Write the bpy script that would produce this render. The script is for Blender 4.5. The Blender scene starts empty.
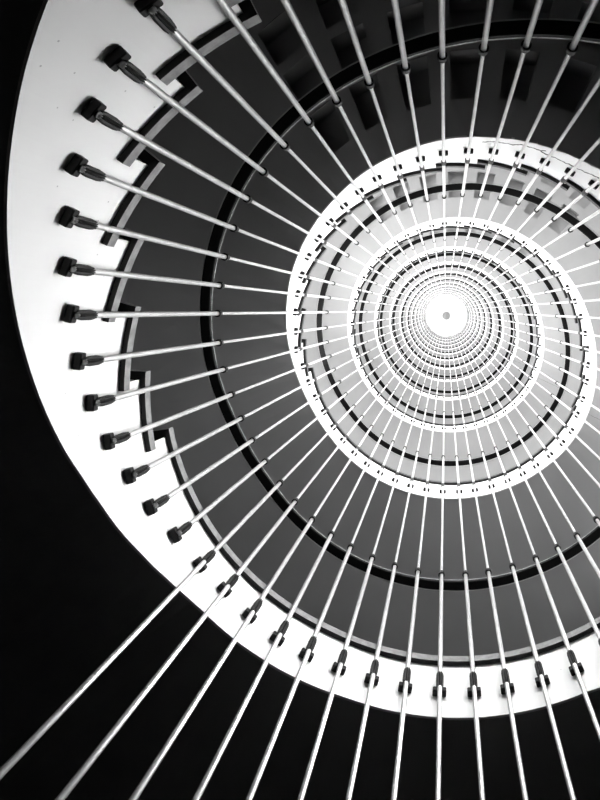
import bpy, bmesh, math, random
from mathutils import Vector
random.seed(7)
TAU = 2 * math.pi
scene = bpy.context.scene
C = scene.collection

# ------------------------------------------------------------------ camera
FOCAL_PX = 610.0                      # for a 600 x 800 frame
FLOOR_DROP = 1.3                      # camera stands 1.3 m above the ground floor
CAM_X, CAM_Y = 0.0639, 0.3815         # a step off the axis of the well
cam_data = bpy.data.cameras.new('camera')
cam = bpy.data.objects.new('camera', cam_data)
C.objects.link(cam)
cam_data.sensor_fit = 'HORIZONTAL'
cam_data.sensor_width = 36.0
cam_data.lens = FOCAL_PX / 600.0 * 36.0
cam_data.shift_x = -145.6 / 600.0
cam_data.shift_y = -89.2 / 600.0
cam_data.clip_start = 0.02
cam_data.clip_end = 200
cam.location = (CAM_X, CAM_Y, FLOOR_DROP)
cam.rotation_euler = (0, math.pi, 0)  # straight up the stairwell
scene.camera = cam

# ------------------------------------------------------------------ world and light levels
world = bpy.data.worlds.new('world')
scene.world = world
world.use_nodes = True
world.node_tree.nodes['Background'].inputs[0].default_value = (1, 1, 1, 1)
world.node_tree.nodes['Background'].inputs[1].default_value = 0.02
FILL_PANE_GLOW = 7.0                       # brightness of the added, unseen wall panels that light the stair
FILL_AREA_WATTS = 160.0            # watts of each area light added at the wall panels
SKYLIGHT = 3.0
scene.view_settings.view_transform = 'Standard'
scene.view_settings.look = 'None'
scene.view_settings.gamma = 1.0
scene.view_settings.use_curve_mapping = False
scene.view_settings.exposure = -0.85

# ------------------------------------------------------------------ materials
def material(name, base, rough=0.6, metal=0.0, noise=None, speck=None, bump=0.0, spec=0.5):
    m = bpy.data.materials.new(name)
    m.use_nodes = True
    nt = m.node_tree
    b = nt.nodes['Principled BSDF']
    b.inputs['Base Color'].default_value = (base, base, base, 1)
    b.inputs['Roughness'].default_value = rough
    b.inputs['Metallic'].default_value = metal
    b.inputs['Specular IOR Level'].default_value = spec
    tc = nt.nodes.new('ShaderNodeTexCoord')
    last = None
    if noise:
        scale, amount = noise
        n = nt.nodes.new('ShaderNodeTexNoise')
        n.inputs['Scale'].default_value = scale
        n.inputs['Detail'].default_value = 6
        nt.links.new(tc.outputs['Object'], n.inputs['Vector'])
        r = nt.nodes.new('ShaderNodeMapRange')
        r.inputs['From Min'].default_value = 0.3
        r.inputs['From Max'].default_value = 0.7
        r.inputs['To Min'].default_value = base * (1 - amount)
        r.inputs['To Max'].default_value = min(1, base * (1 + amount))
        nt.links.new(n.outputs['Fac'], r.inputs['Value'])
        last = r.outputs['Result']
        if bump:
            bp = nt.nodes.new('ShaderNodeBump')
            bp.inputs['Strength'].default_value = bump
            bp.inputs['Distance'].default_value = 0.01
            nt.links.new(n.outputs['Fac'], bp.inputs['Height'])
            nt.links.new(bp.outputs['Normal'], b.inputs['Normal'])
    if speck and last is not None:
        scale, size, dark = speck
        v = nt.nodes.new('ShaderNodeTexVoronoi')
        v.inputs['Scale'].default_value = scale
        nt.links.new(tc.outputs['Object'], v.inputs['Vector'])
        t = nt.nodes.new('ShaderNodeMath'); t.operation = 'GREATER_THAN'
        t.inputs[1].default_value = size
        nt.links.new(v.outputs['Distance'], t.inputs[0])
        k = nt.nodes.new('ShaderNodeMapRange')
        k.inputs['To Min'].default_value = dark
        k.inputs['To Max'].default_value = 1
        nt.links.new(t.outputs[0], k.inputs['Value'])
        mu = nt.nodes.new('ShaderNodeMath'); mu.operation = 'MULTIPLY'
        nt.links.new(last, mu.inputs[0]); nt.links.new(k.outputs['Result'], mu.inputs[1])
        last = mu.outputs[0]
    if last is not None:
        nt.links.new(last, b.inputs['Base Color'])
    return m

def emitter(name, strength, col=(1, 1, 1)):
    m = bpy.data.materials.new(name)
    m.use_nodes = True
    nt = m.node_tree
    nt.nodes.clear()
    e = nt.nodes.new('ShaderNodeEmission')
    e.inputs[0].default_value = (*col, 1)
    e.inputs[1].default_value = strength
    o = nt.nodes.new('ShaderNodeOutputMaterial')
    nt.links.new(e.outputs[0], o.inputs[0])
    return m

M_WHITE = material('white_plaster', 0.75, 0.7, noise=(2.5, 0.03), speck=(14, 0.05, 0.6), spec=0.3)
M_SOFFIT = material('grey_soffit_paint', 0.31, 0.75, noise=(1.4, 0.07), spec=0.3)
M_TREAD = material('grey_stone', 0.12, 0.5, noise=(30, 0.35), bump=0.1)
M_TREAD_DARKER = material('black_stone', 0.03, 0.5, noise=(30, 0.35), bump=0.1, spec=0.2)  # darker copy of the tread material, used above the lowest turn
M_UNDERSHADE = material('black_tread_underside', 0.02, 0.8, noise=(12, 0.2), spec=0.1)  # near-black colour stands in for shade beneath treads and landings
M_RAIL = material('black_rail', 0.004, 0.6, noise=(20, 0.2), spec=0.12)
M_ROD = material('satin_steel', 0.56, 0.32, metal=0.6, noise=(25, 0.06))
M_FIT = material('dark_steel', 0.007, 0.42, noise=(40, 0.3), spec=0.12)
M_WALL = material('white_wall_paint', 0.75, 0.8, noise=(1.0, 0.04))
M_LOWWALL = material('dark_wall_paint', 0.015, 0.8, noise=(1.0, 0.1))  # wall colour darkened so the ground storey stays unlit
M_FLOOR = material('black_floor', 0.004, 0.7, noise=(3.0, 0.2), spec=0.2)
M_CRACK = material('crack_dirt', 0.06, 0.9, noise=(30, 0.3))
M_FRAME = material('window_frame_paint', 0.5, 0.5, noise=(10, 0.05))
M_HUB = material('hub_paint', 0.85, 0.5, noise=(10, 0.05))
M_FILL_PANE = emitter('window_daylight', FILL_PANE_GLOW)  # glow of the light panels added in the outer wall
M_FILL_PANE_UP = emitter('window_daylight_frosted', FILL_PANE_GLOW * 0.8)
M_SKY = emitter('skylight_daylight', SKYLIGHT)

# ------------------------------------------------------------------ helpers
def link(name, me, parent=None, mat=None, smooth=False):
    o = bpy.data.objects.new(name, me)
    C.objects.link(o)
    if parent is not None:
        o.parent = parent
    if mat is not None and not me.materials:
        me.materials.append(mat)
    return o

def mesh(name, verts, faces, mat=None, smooth=False, fix=True):
    me = bpy.data.meshes.new(name)
    me.from_pydata([tuple(v) for v in verts], [], faces)
    if fix:
        bm = bmesh.new(); bm.from_mesh(me)
        bmesh.ops.recalc_face_normals(bm, faces=bm.faces)
        bm.to_mesh(me); bm.free()
    if smooth:
        me.polygons.foreach_set('use_smooth', [True] * len(me.polygons))
    if mat:
        me.materials.append(mat)
    me.update()
    return me

def tag(o, label, cat=None, group=None, kind=None):
    o['label'] = label
    if cat: o['category'] = cat
    if group: o['group'] = group
    if kind: o['kind'] = kind
    return o

def empty(name, loc=(0, 0, 0)):
    o = bpy.data.objects.new(name, None)
    o.empty_display_size = 0.2
    o.location = loc
    C.objects.link(o)
    return o

# ------------------------------------------------------------------ the spiral: k counts rods, 54 to a turn
N = 54
TH0 = 1.2714
R_ROD, R_FACE, R_NOSE, R_OUT = 1.5, 1.541, 1.5155, 3.32
R_STAIR = 3.30                        # the stair stops just short of the faceted outer wall
KA, KB = 19.6271, 38.7585             # a landing lies between these
K_RISER, K_STEP = 17.6, 1.8           # last riser of a flight and rods per step
K_FOOT = -27.7                        # the stair leaves the floor here
TURNS = 13
levels = [0.9627, 4.3531, 7.836]
while len(levels) < TURNS + 1:
    levels.append(levels[-1] + 3.45)
bend = {0: (0.0754, -0.1508), 1: (-0.1302, -0.2806)}
KN, ZN = [K_FOOT - 1], [0.9627 - 0.1037 * (KB - N - K_FOOT + 1) * -1 * -1]
wfl = N - (KB - KA)
for i in range(TURNS):
    k0 = KB - N + N * i
    a, b = bend.get(i, (-0.05, -0.12))
    z0, z1 = levels[i], levels[i + 1]
    KN += [k0, k0 + wfl / 3, k0 + 2 * wfl / 3, k0 + wfl]
    ZN += [z0, z0 + (z1 - z0) / 3 + a, z0 + 2 * (z1 - z0) / 3 + b, z1]
KN.append(KN[-1] + 200); ZN.append(ZN[-1])
K_END = KB + N * (TURNS - 1)

def lerp(k, K, Z):
    if k <= K[0]: return Z[0]
    for i in range(1, len(K)):
        if k <= K[i]:
            t = (k - K[i - 1]) / (K[i] - K[i - 1])
            return Z[i - 1] + (Z[i] - Z[i - 1]) * t
    return Z[-1]

def rail_z(k):                        # height of the handrail fittings above the floor
    return sum(lerp(k + d, KN, ZN) for d in (-2, -1.2, -0.4, 0.4, 1.2, 2)) / 6 + FLOOR_DROP

def face_drop(k):                     # fascia bottom below the rail
    m = (k - KB) % N + KB - N
    if k > KB:
        return lerp(m, [KB - N, -3, 0, 3, 6, 8, 12, 14, 17, 33, KB], [-1.52, -1.59, -1.68, -1.74, -1.70, -1.63, -1.58, -1.52, -1.44, -1.44, -1.52])
    return lerp(m, [KB - N, -11, 17, 19.2, 20.4, 22, 24, 26.5, 33, KB], [-1.56, -1.66, -1.65, -1.625, -1.575, -1.495, -1.45, -1.405, -1.405, -1.54])

def inset(z):                         # heights read off the photograph, brought to the fascia's radius
    zr = z - FLOOR_DROP
    return z - min(max(0.0225 * zr, 0.0), 0.14)

def face_bottom(k):
    return max(0.0, inset(rail_z(k) + face_drop(k)))

def nut_z(k):
    m = (k - KB) % N + KB - N
    return face_bottom(k) + lerp(m, [KB - N, 9, 10, 11, 13, 20, 24, KB], [0.28, 0.305, 0.29, 0.28, 0.28, 0.275, 0.18, 0.165])

def polar(k, r, z):
    th = TH0 + k * TAU / N
    return Vector((-r * math.cos(th), r * math.sin(th), z))

def ang(k):                           # world angle of the outward direction at k
    th = TH0 + k * TAU / N
    return math.atan2(math.sin(th), -math.cos(th))

TREAD_T = 0.05
# risers and walking surface of turn i: list of (k_start, k_end, top z)
def turn_treads(i):
    first = K_RISER + N * i
    n = 25 if i == 0 else 18
    out = []
    for j in range(n, 0, -1):
        ka = first - K_STEP * j
        out.append((ka, ka + K_STEP, inset(rail_z(ka + K_STEP / 2) - 0.965)))
    return out

def landing_top(k):                   # landings rise gently from the head of the flight
    base = math.floor((k - 41.0) / N) * N
    m = k - base - N
    L = rail_z(base + N + KA + 5)
    return inset(L - lerp(m, [17.6, 25.5, 42], [1.07, 0.925, 0.925]))

def landing_range(i):
    a = K_RISER + N * i
    b = K_RISER - K_STEP * 18 + N * (i + 1)
    if i == TURNS - 1: b = K_END
    return a, b

def shade_underside(me):  # paints the shade onto downward faces
    me.materials.append(M_UNDERSHADE)
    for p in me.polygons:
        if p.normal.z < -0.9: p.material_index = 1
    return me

def edge_spans():                     # every projecting tread and landing edge: (k from, k to, underside)
    out = []
    for i in range(TURNS):
        out += [(a - 0.22, b + 0.17, z - TREAD_T) for a, b, z in turn_treads(i)]
        la, lb = landing_range(i)
        out += [(q - 0.5, q + 0.5, landing_top(q) - TREAD_T - 0.01) for q in frange(la + 0.28, lb, 0.8)]
    return out
def frange(a, b, d):
    n = max(1, int(math.ceil((b - a) / d)))
    return [a + (b - a) * i / n for i in range(n + 1)]
EDGES = edge_spans()
def underside(k):                     # lowest edge just above the stringer at k
    return min([z for a, b, z in EDGES if a - 0.3 < k < b + 0.3] or [99.0])

def strip_solid(ks, section, name, mat, smooth=False):
    """sweep a closed section [(r,z)...] given per k along the spiral"""
    V, Fc = [], []
    n = None
    for k in ks:
        s = section(k)
        n = len(s)
        for r, z in s: V.append(polar(k, r, z))
    for i in range(len(ks) - 1):
        for j in range(n):
            a, b = i * n + j, i * n + (j + 1) % n
            Fc.append((a, b, b + n, a + n))
    Fc.append(tuple(range(n - 1, -1, -1)))
    L = (len(ks) - 1) * n
    Fc.append(tuple(range(L, L + n)))
    return mesh(name, V, Fc, mat, smooth)

# ------------------------------------------------------------------ setting: floor, wall, added light panels, roof
TOP = rail_z(K_END) + 2.2
V = [(0, 0, 0)] + [((R_OUT + 0.4) * math.cos(TAU * i / 64), (R_OUT + 0.4) * math.sin(TAU * i / 64), 0) for i in range(64)]
V += [(x, y, -0.2) for x, y, z in V]
Fc = [(0, 1 + i, 1 + (i + 1) % 64) for i in range(64)] + [(65, 66 + (i + 1) % 64, 66 + i) for i in range(64)]
Fc += [(1 + i, 66 + i, 66 + (i + 1) % 64, 1 + (i + 1) % 64) for i in range(64)]
floor = tag(link('floor', mesh('floor', V, Fc, M_FLOOR)), 'dark ground floor at the foot of the stairwell', kind='structure')

K_PANE0 = 36.0                         # added light panels start above the first landing
PANE_LO, PANE_HI, PANE_DK = -0.35, 1.35, 9.0
pane_spans = []
k = K_PANE0
while k + PANE_DK <= K_END - 10:
    pane_spans.append((k + 0.6, k + PANE_DK - 0.6)); k += PANE_DK

def wall_piece(name, cells, mat, label):
    V, Fc = [], []
    for (k0, k1, za0, za1, zb0, zb1) in cells:
        for r in (R_OUT, R_OUT + 0.25):
            V += [polar(k0, r, za0), polar(k1, r, za1), polar(k1, r, zb1), polar(k0, r, zb0)]
        o = len(V) - 8
        Fc += [(o, o + 1, o + 2, o + 3), (o + 7, o + 6, o + 5, o + 4), (o, o + 4, o + 5, o + 1), (o + 1, o + 5, o + 6, o + 2),
               (o + 2, o + 6, o + 7, o + 3), (o + 3, o + 7, o + 4, o)]
    return tag(link(name, mesh(name, V, Fc, mat, fix=False)), label, kind='structure')

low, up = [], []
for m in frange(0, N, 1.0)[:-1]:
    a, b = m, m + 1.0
    # lower dark wall reaches up to the foot of the added light panels of k in [K_PANE0-54.. ] 
    ka = a if a >= K_PANE0 - 0.001 else a + N
    z_split = (rail_z(ka) + PANE_LO - 0.02, rail_z(ka + 1) + PANE_LO - 0.02)
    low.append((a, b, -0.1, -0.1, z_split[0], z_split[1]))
    zp0, zp1 = z_split
    kk = ka
    while True:
        z0, z1 = rail_z(kk) + PANE_LO, rail_z(kk + 1) + PANE_LO
        h0, h1 = rail_z(kk) + PANE_HI, rail_z(kk + 1) + PANE_HI
        in_pane = any(s <= kk + 0.5 <= e for s, e in pane_spans)
        if kk > K_END - N - 1 or not in_pane:
            if kk > K_END - N - 1 and not in_pane:
                up.append((a, b, zp0, zp1, TOP, TOP)); break
            nxt = (rail_z(kk + N) + PANE_LO, rail_z(kk + 1 + N) + PANE_LO)
            up.append((a, b, zp0, zp1, nxt[0], nxt[1])); zp0, zp1 = nxt
        else:
            if z0 > zp0 + 1e-4: up.append((a, b, zp0, zp1, z0, z1))
            nx = kk + N
            if any(s <= nx + 0.5 <= e for s, e in pane_spans):
                nz = (rail_z(nx) + PANE_LO, rail_z(nx + 1) + PANE_LO)
                up.append((a, b, h0, h1, nz[0], nz[1])); zp0, zp1 = nz
            else:
                up.append((a, b, h0, h1, TOP, TOP)); break
        kk += N
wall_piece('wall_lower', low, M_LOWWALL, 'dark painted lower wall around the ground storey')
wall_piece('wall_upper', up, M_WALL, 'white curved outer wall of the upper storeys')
for n, (s, e) in enumerate(pane_spans):
    w = empty('window_%d' % (n + 2), polar((s + e) / 2, R_OUT + 0.15, rail_z((s + e) / 2) + PANE_LO))  # unseen panel, added to light the stair from the wall
    tag(w, 'curved daylight window in the outer wall beside the stair', kind='structure')
    V, Fc = [], []
    ks = frange(s - 0.2, e + 0.2, 1.0)
    for kq in ks:
        V += [polar(kq, R_OUT + 0.17, rail_z(kq) + PANE_LO - 0.05), polar(kq, R_OUT + 0.17, rail_z(kq) + PANE_HI + 0.05)]
    for q in range(len(ks) - 1): Fc.append((2 * q, 2 * q + 1, 2 * q + 3, 2 * q + 2))
    V = [v - w.location for v in V]
    link('pane', mesh('pane', V, Fc, M_FILL_PANE if s < 100 else M_FILL_PANE_UP), w)
    for kq in (s + (e - s) / 3, s + 2 * (e - s) / 3):
        z0, z1 = rail_z(kq) + PANE_LO, rail_z(kq) + PANE_HI
        V = [polar(kq + dk, r, z) - w.location for dk in (-0.06, 0.06) for r in (R_OUT + 0.1, R_OUT + 0.16) for z in (z0, z1)]
        link('mullion', mesh('mullion', V, [(0, 1, 3, 2), (4, 6, 7, 5), (0, 4, 5, 1), (2, 3, 7, 6), (0, 2, 6, 4), (1, 5, 7, 3)], M_FRAME), w)

    for t in (0.25, 0.75):             # added area light slants down from each half of the panel
        kq = s + (e - s) * t
        ld = bpy.data.lights.new('window_sky', 'AREA')
        ld.shape = 'RECTANGLE'; ld.size = 1.25; ld.size_y = 1.5
        ld.energy = FILL_AREA_WATTS * (1.0 if kq < 100 else 0.95); ld.spread = math.radians(110)
        lo = bpy.data.objects.new('window_sky', ld); C.objects.link(lo)
        p = polar(kq, R_OUT - 0.08, rail_z(kq) + 0.5)
        out = polar(kq, 1.0, 0)
        d = (-out + Vector((0, 0, -math.tan(math.radians(28))))).normalized()
        lo.location = p
        lo.rotation_euler = d.to_track_quat('-Z', 'Z').to_euler()

def ring(name, r0, r1, z0, z1, mat, n=72, parent=None, off=Vector((0, 0, 0))):
    V, Fc = [], []
    for i in range(n):
        c, s = math.cos(TAU * i / n), math.sin(TAU * i / n)
        V += [Vector((r0 * c, r0 * s, z0)) - off, Vector((r1 * c, r1 * s, z0)) - off, Vector((r1 * c, r1 * s, z1)) - off, Vector((r0 * c, r0 * s, z1)) - off]
    for i in range(n):
        a, b = 4 * i, 4 * ((i + 1) % n)
        for j in range(4):
            Fc.append((a + j, a + (j + 1) % 4, b + (j + 1) % 4, b + j))
    return link(name, mesh(name, V, Fc, mat), parent)

R_SKY = 21.0 * (TOP - FLOOR_DROP) / FOCAL_PX
tag(ring('ceiling', R_SKY, R_OUT + 0.4, TOP, TOP + 0.25, M_WALL), 'white ceiling ring around the round skylight', kind='structure')
sky = empty('window_1', (0, 0, TOP + 0.2))
tag(sky, 'round white skylight at the top of the stairwell', kind='structure')
def disc(name, r, z, mat, parent, n=64, bulge=0.0):
    V, Fc = [(0, 0, z + bulge)], []
    rings = 5
    for q in range(1, rings + 1):
        rr = r * q / rings
        for i in range(n):
            V.append((rr * math.cos(TAU * i / n), rr * math.sin(TAU * i / n), z + bulge * (1 - (q / rings) ** 2)))
    for i in range(n): Fc.append((0, 1 + i, 1 + (i + 1) % n))
    for q in range(rings - 1):
        for i in range(n):
            a = 1 + q * n + i; b = 1 + q * n + (i + 1) % n
            Fc.append((a, b, b + n, a + n))
    return link(name, mesh(name, V, Fc, mat, True), parent)
disc('dome', R_SKY + 0.1, 0.0, M_SKY, sky, bulge=0.4)
disc('hub', 0.33, -0.12, M_HUB, sky, n=32, bulge=-0.05)

# ------------------------------------------------------------------ staircase, one turn at a time
ORD = ['lowest', 'second', 'third', 'fourth', 'fifth', 'sixth', 'seventh', 'eighth', 'ninth', 'tenth', 'eleventh', 'twelfth', 'thirteenth']
# one tread shape shared by every step
tv, tf = [], []
ks = frange(-0.22, K_STEP + 0.17, 0.35)
def tread_mesh(mat):
    V, Fc = [], []
    for kq in ks:
        for r, z in ((R_NOSE, -TREAD_T), (R_STAIR, -TREAD_T), (R_STAIR, 0), (R_NOSE, 0)):
            a = kq * TAU / N
            V.append((r * math.cos(-a), r * math.sin(-a), z))
    n = len(ks)
    for i in range(n - 1):
        for j in range(4):
            Fc.append((4 * i + j, 4 * i + (j + 1) % 4, 4 * i + 4 + (j + 1) % 4, 4 * i + 4 + j))
    Fc += [(0, 1, 2, 3), (4 * n - 4, 4 * n - 3, 4 * n - 2, 4 * n - 1)]
    o = len(V)                         # riser under the nosing
    for kq in (0.0, 0.12):
        a = kq * TAU / N
        for r, z in ((R_FACE + 0.03, -0.19), (R_STAIR, -0.19), (R_STAIR, -TREAD_T + 0.005), (R_FACE + 0.03, -TREAD_T + 0.005)):
            V.append((r * math.cos(-a), r * math.sin(-a), z))
    Fc += [(o, o + 1, o + 2, o + 3), (o + 4, o + 5, o + 6, o + 7), (o, o + 4, o + 5, o + 1), (o + 2, o + 6, o + 7, o + 3), (o, o + 4, o + 7, o + 3), (o + 1, o + 5, o + 6, o + 2)]
    return shade_underside(mesh('tread', V, Fc, mat))
TREAD, TREAD_UP = tread_mesh(M_TREAD), tread_mesh(M_TREAD_DARKER)   # grey on the lowest turn, darker above

COFFER_K = [(math.radians(48 + 10 * j) - TH0) / TAU * N for j in range(8)]
COFFER_W = 0.44
COFFER_R = [(1.80, 2.13), (2.22, 2.50), (2.58, 2.87)]
SOFFIT_UP = 0.003

def build_turn(i):
    ka = K_FOOT if i == 0 else KB - N + N * i
    ka = K_FOOT if i == 0 else landing_range(i - 1)[1]
    la, lb = landing_range(i)
    kb = lb - 0.01                     # hairline joint to the next turn
    lb = kb
    root = empty('stair_turn', polar(ka, (R_FACE + R_STAIR) / 2, face_bottom(ka)))
    o0 = root.location.copy()
    if i == 0:
        lab = 'lowest turn of the white spiral staircase, rising from the dark ground floor'
    elif i == TURNS - 1:
        lab = 'topmost turn of the white spiral staircase, just under the round skylight'
    else:
        lab = '%s turn of the white spiral staircase, counted up from the ground floor' % ORD[i]
    tag(root, lab, 'staircase', 'turns of the spiral staircase')
    def put(name, me, mat=None):
        o = link(name, me, root, mat)
        o.location = -o0
        return o
    treads = turn_treads(i)
    near = i < 3
    # stringer: white plaster fascia with helical lower edge and stepped top
    V, Fc = [], []
    cols = []                          # (k, bottom, top)
    d = 0.25 if near else 0.4
    rnd = random.Random(3)
    def wear(kq):
        if i == 1 and 49.5 < kq < 56.5:
            return 0.022 * rnd.random() * min(1, (56.5 - kq) / 2)
        return 0.0
    for (a, b, z) in treads:
        for kq in frange(a, b, d):
            cols.append((kq, face_bottom(kq) + wear(kq), z - TREAD_T))
    for kq in frange(la, lb, d):
        cols.append((kq, face_bottom(kq), landing_top(kq) - TREAD_T))
    if i == 0:
        cols = [(kq, bz, max(tz, bz + 0.02)) for kq, bz, tz in cols]
    T = 0.012
    for kq, bz, tz in cols:
        V += [polar(kq, R_FACE, bz), polar(kq, R_FACE, tz), polar(kq, R_FACE + T, tz), polar(kq, R_FACE + T, bz)]
    for c in range(len(cols) - 1):
        for j in range(4):
            Fc.append((4 * c + j, 4 * c + (j + 1) % 4, 4 * c + 4 + (j + 1) % 4, 4 * c + 4 + j))
    L = 4 * len(cols) - 4
    Fc += [(0, 1, 2, 3), (L, L + 1, L + 2, L + 3)]
    st = put('stringer', mesh('stringer', V, Fc, M_WHITE, fix=True))
    st['label'] = 'white plaster stringer facing the well'
    # treads
    for (a, b, z) in treads:
        t = link('tread', TREAD if i == 0 else TREAD_UP, root)
        p = Vector((0, 0, z)) - o0
        t.location = p
        t.rotation_euler = (0, 0, ang(a))
    # landing slab edge
    def sec(kq):
        z = landing_top(kq)
        return [(R_NOSE, z - TREAD_T), (R_STAIR, z - TREAD_T), (R_STAIR, z), (R_NOSE, z)]
    put('landing_slab', shade_underside(strip_solid(frange(la - 0.22, lb - 0.01, 0.35), sec, 'landing_slab', M_TREAD if i == 0 else M_TREAD_DARKER)))
    # soffit with sunk recesses
    holes = []
    if i <= 5:
        for c in COFFER_K:
            for r0, r1 in COFFER_R:
                kc = c + N * i
                if ka < kc - 1 and kc + 1 < kb: holes.append((kc - COFFER_W, kc + COFFER_W, r0, r1))
    kset = set(round(x, 4) for x in frange(ka, kb, 0.5 if near else 1.0))
    for h in holes: kset.add(round(h[0], 4)); kset.add(round(h[1], 4))
    kset = sorted(kset)
    rset = sorted(set([R_FACE + 0.004, R_STAIR] + [r for p in COFFER_R for r in p])) if holes else [R_FACE + 0.004, R_STAIR]
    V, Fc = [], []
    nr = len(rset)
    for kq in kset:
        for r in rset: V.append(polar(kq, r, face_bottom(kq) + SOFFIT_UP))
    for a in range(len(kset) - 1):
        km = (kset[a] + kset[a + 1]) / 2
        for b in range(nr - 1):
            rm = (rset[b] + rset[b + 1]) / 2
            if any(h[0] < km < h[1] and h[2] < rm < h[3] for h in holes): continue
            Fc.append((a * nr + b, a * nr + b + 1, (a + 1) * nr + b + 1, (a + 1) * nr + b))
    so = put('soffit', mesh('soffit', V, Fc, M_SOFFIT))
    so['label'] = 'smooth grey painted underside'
    for (k0, k1, r0, r1) in holes:
        V, Fc = [], []
        for up_ in (SOFFIT_UP, SOFFIT_UP + (0.22 if i < 2 else 0.08)):
            for kq, r in ((k0, r0), (k1, r0), (k1, r1), (k0, r1)):
                V.append(polar(kq, r, face_bottom(kq) + up_))
        Fc = [(4, 5, 6, 7), (0, 1, 5, 4), (1, 2, 6, 5), (2, 3, 7, 6), (3, 0, 4, 7)]
        me = mesh('recess', V, Fc, M_SOFFIT)
        put('recess', me)
    if i == 1:                         # flaking plaster with a wandering crack
        for (c0, c1, h0, seed) in ((53.2, 55.6, 0.09, 5), (50.0, 53.4, 0.14, 8)):
            r2 = random.Random(seed)
            V, Fc = [], []
            kk, h = c0, h0
            pts = []
            while kk < c1:
                pts.append((kk, h, 0.002 + 0.006 * r2.random())); kk += 0.06
                h = min(max(h + (r2.random() - 0.5) * 0.022, 0.05), 0.2)
            for kq, hh, w in pts:
                z = face_bottom(kq) + hh
                V += [polar(kq, R_FACE - 0.002, z - w), polar(kq, R_FACE - 0.002, z + w), polar(kq, R_FACE + 0.01, z + w), polar(kq, R_FACE + 0.01, z - w)]
            for c in range(len(pts) - 1):
                for j in range(4): Fc.append((4 * c + j, 4 * c + (j + 1) % 4, 4 * c + 4 + (j + 1) % 4, 4 * c + 4 + j))
            put('plaster_crack', mesh('plaster_crack', V, Fc, M_CRACK))
    return root

for i in range(TURNS):
    build_turn(i)

# ------------------------------------------------------------------ handrail
def rail_sec(kq):
    z = rail_z(kq) - 0.005
    return [(1.552, z + 0.004), (1.558, z), (1.609, z), (1.615, z + 0.004), (1.615, z + 0.026), (1.609, z + 0.03), (1.558, z + 0.03), (1.552, z + 0.026)]
ks_r = frange(K_FOOT + 1, 100, 0.4) + frange(100, K_END, 0.5)[1:]
rail = tag(link('handrail', strip_solid(ks_r, rail_sec, 'handrail', M_RAIL)), 'continuous flat black handrail winding up behind the white rods', 'handrail')

for r0, r1, dz in ((1.6125, 1.618, -0.007), (1.5495, 1.5535, 0.022)):  # added bright strips stand in for highlights on the rail edges
    def highlight_sec(kq, r0=r0, r1=r1, dz=dz):
        z = rail_z(kq) + dz
        return [(r0, z), (r1, z), (r1, z + 0.004), (r0, z + 0.004)]
    e = link('edge_trim', strip_solid(ks_r, highlight_sec, 'edge_trim', M_ROD), rail)
    e['label'] = 'thin bright metal edge strip'

# ------------------------------------------------------------------ rods with brackets, fluted nuts and rail collars
def lathe(name, prof, n, mat, flute=0.0, cap=True, smooth=True):
    V, Fc = [], []
    for z, r in prof:
        for j in range(n):
            rr = r * (1 - flute * (j % 2))
            V.append((rr * math.cos(TAU * j / n), rr * math.sin(TAU * j / n), z))
    for i in range(len(prof) - 1):
        for j in range(n):
            Fc.append((i * n + j, i * n + (j + 1) % n, (i + 1) * n + (j + 1) % n, (i + 1) * n + j))
    if cap:
        Fc.append(tuple(range(n - 1, -1, -1))); L = (len(prof) - 1) * n; Fc.append(tuple(range(L, L + n)))
    return mesh(name, V, Fc, mat, smooth)

def box_data(x0, x1, y0, y1, z0, z1, bev=0.0):
    bm = bmesh.new()
    bmesh.ops.create_cube(bm, size=1)
    for v in bm.verts:
        v.co = Vector(((x0 + x1) / 2 + v.co.x * (x1 - x0), (y0 + y1) / 2 + v.co.y * (y1 - y0), (z0 + z1) / 2 + v.co.z * (z1 - z0)))
    if bev: bmesh.ops.bevel(bm, geom=bm.edges[:], offset=bev, segments=1, affect='EDGES')
    return bm
def box_mesh(name, *a, mat=None):
    bm = box_data(*a)
    me = bpy.data.meshes.new(name); bm.to_mesh(me); bm.free(); me.materials.append(mat)
    return me

NUT = lathe('nut', [(-0.012, 0.012), (0.0, 0.018), (0.02, 0.0205), (0.08, 0.0205), (0.105, 0.017), (0.112, 0.013)], 20, M_FIT, flute=0.3, smooth=False)
def bracket_mesh():
    bm = box_data(0.006, R_FACE - R_ROD - 0.0015, -0.034, 0.034, -0.03, 0.006, 0.004)
    b2 = box_data(0.0, 0.02, -0.012, 0.012, -0.012, 0.004, 0.003)
    m2 = bpy.data.meshes.new('t'); b2.to_mesh(m2); bm.from_mesh(m2); b2.free()
    me = bpy.data.meshes.new('bracket'); bm.to_mesh(me); bm.free(); bpy.data.meshes.remove(m2)
    me.materials.append(M_FIT)
    return me
BRACKET = bracket_mesh()
def collar_mesh():
    bm = bmesh.new()
    n = 16
    prof = [(-0.022, 0.016), (-0.018, 0.0225), (0.014, 0.0225), (0.02, 0.0115)]
    rows = [[bm.verts.new((r * math.cos(TAU * j / n), r * math.sin(TAU * j / n), z)) for j in range(n)] for z, r in prof]
    for a in range(len(rows) - 1):
        for j in range(n): bm.faces.new((rows[a][j], rows[a][(j + 1) % n], rows[a + 1][(j + 1) % n], rows[a + 1][j]))
    b2 = box_data(0.012, 0.0475, -0.006, 0.006, -0.004, 0.01)
    m2 = bpy.data.meshes.new('t'); b2.to_mesh(m2); bm.from_mesh(m2); b2.free()
    me = bpy.data.meshes.new('rail_collar'); bm.to_mesh(me); bm.free(); bpy.data.meshes.remove(m2)
    me.materials.append(M_FIT)
    return me
COLLAR = collar_mesh()

NEAR_LEVELS = 4
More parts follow.
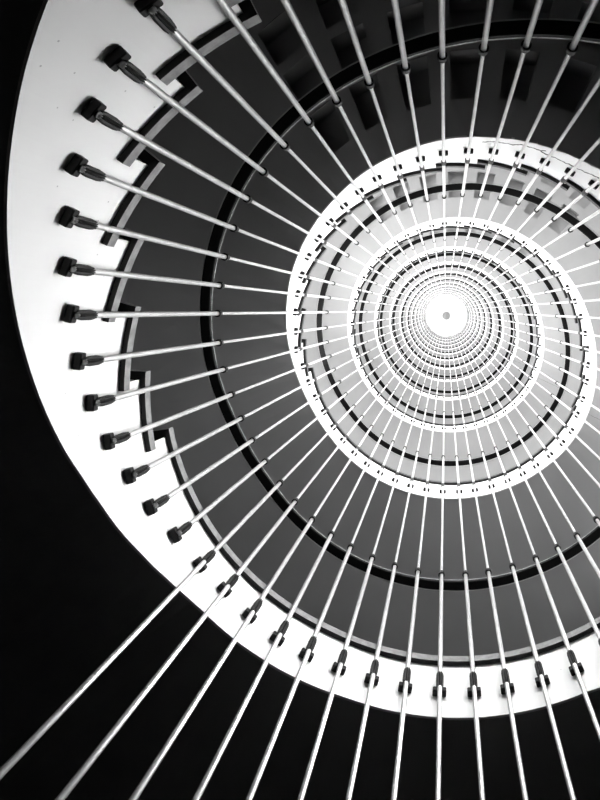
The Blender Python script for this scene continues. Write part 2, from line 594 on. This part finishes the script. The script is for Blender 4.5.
# the rods are not set out quite evenly: how far each stands from its even place, in rod spacings
SET_OUT = [0, .03, .01, .02, -.02, 0, 0, -.03, -.06, -.05, -.08, -.04, -.04, -.04, -.04, .04, .06, .09, .11, .11, .12,
           .2, .18, .19, .19, .13, .12, .1, .07, .04, .02, -.04, -.03, -.02, -.03, -.1, -.06, -.05, -.17, -.19, -.22, -.15,
           -.15, -.18, -.22, -.14, -.09, -.11, -.04, -.01, .06, .03, .01, .02]
for kr in range(N):
    n0 = 0 if kr <= 26 else -1
    lv = []                            # (nut z, collar z) from the lowest storey up
    n = n0
    while kr + N * n <= K_END:
        kq = kr + N * n
        room = underside(kq + SET_OUT[kr]) - 0.125       # highest seat for the nut below the tread edge
        seat = min(nut_z(kq), room)
        rise = 0.0 if kq < KB else max(0.0, min(0.08 if KA < kr < KB else 0.12, room - seat))
        lv.append((seat, rail_z(kq), rise))
        n += 1
    base = max(0.0, lv[0][0] - 0.02)
    hung = kr <= 20
    if not hung: base = 0.0 if kr <= 26 else max(0.0, base - 0.1)
    prof = [(0.0, 0.0115)]
    for nz, cz, rise in lv:
        if nz < 0.1: continue
        zn = nz - base
        if zn > 0.02: prof += [(zn, 0.0115)]
        prof += [(zn + 0.01, 0.0128), (cz - base - 0.002, 0.0128), (cz - base + 0.002, 0.0096)]
    prof.append((TOP - base if kr + N * n - K_END < 0 else lv[-1][1] - base + 0.03, 0.0096))
    pos = polar(kr + SET_OUT[kr], R_ROD, base)
    rod = link('rod', lathe('rod', prof, 12, M_ROD))
    rod.location = pos
    if hung:
        tag(rod, 'slim white vertical rod ending in a nut on the lowest white stringer', 'rod', 'rods ending at the lowest stringer')
    else:
        tag(rod, 'slim white vertical rod running on below the lowest white stringer', 'rod', 'rods running below the lowest stringer')
    a = ang(kr + SET_OUT[kr])
    upper = bmesh.new()
    for q, (nz, cz, rise) in enumerate(lv):
        if nz < 0.1: continue          # the foot of the stair has no room for fittings
        if q < NEAR_LEVELS:
            br = link('bracket', BRACKET, rod)
            br.location = (0, 0, nz - base); br.rotation_euler = (0, 0, a)
            nu = link('nut', NUT, br)
            # on the upper storeys the nut sits clear above its bracket
            nu.location = (0, 0, rise - 0.005)
            co = link('rail_collar', COLLAR, rod)
            co.location = (0, 0, cz - base); co.rotation_euler = (0, 0, a)
        else:
            for src, z in ((BRACKET, nz), (NUT, nz + rise - 0.005), (COLLAR, cz)):
                s = len(upper.verts)
                upper.from_mesh(src); upper.verts.ensure_lookup_table()
                ca, sa = math.cos(a), math.sin(a)
                for v in upper.verts[s:]:
                    x, y = v.co.x, v.co.y
                    v.co = Vector((x * ca - y * sa, x * sa + y * ca, v.co.z + z - base))
    me = bpy.data.meshes.new('upper_fittings'); upper.to_mesh(me); upper.free()
    me.materials.append(M_FIT)
    uf = link('upper_fittings', me, rod)
    uf['kind'] = 'stuff'
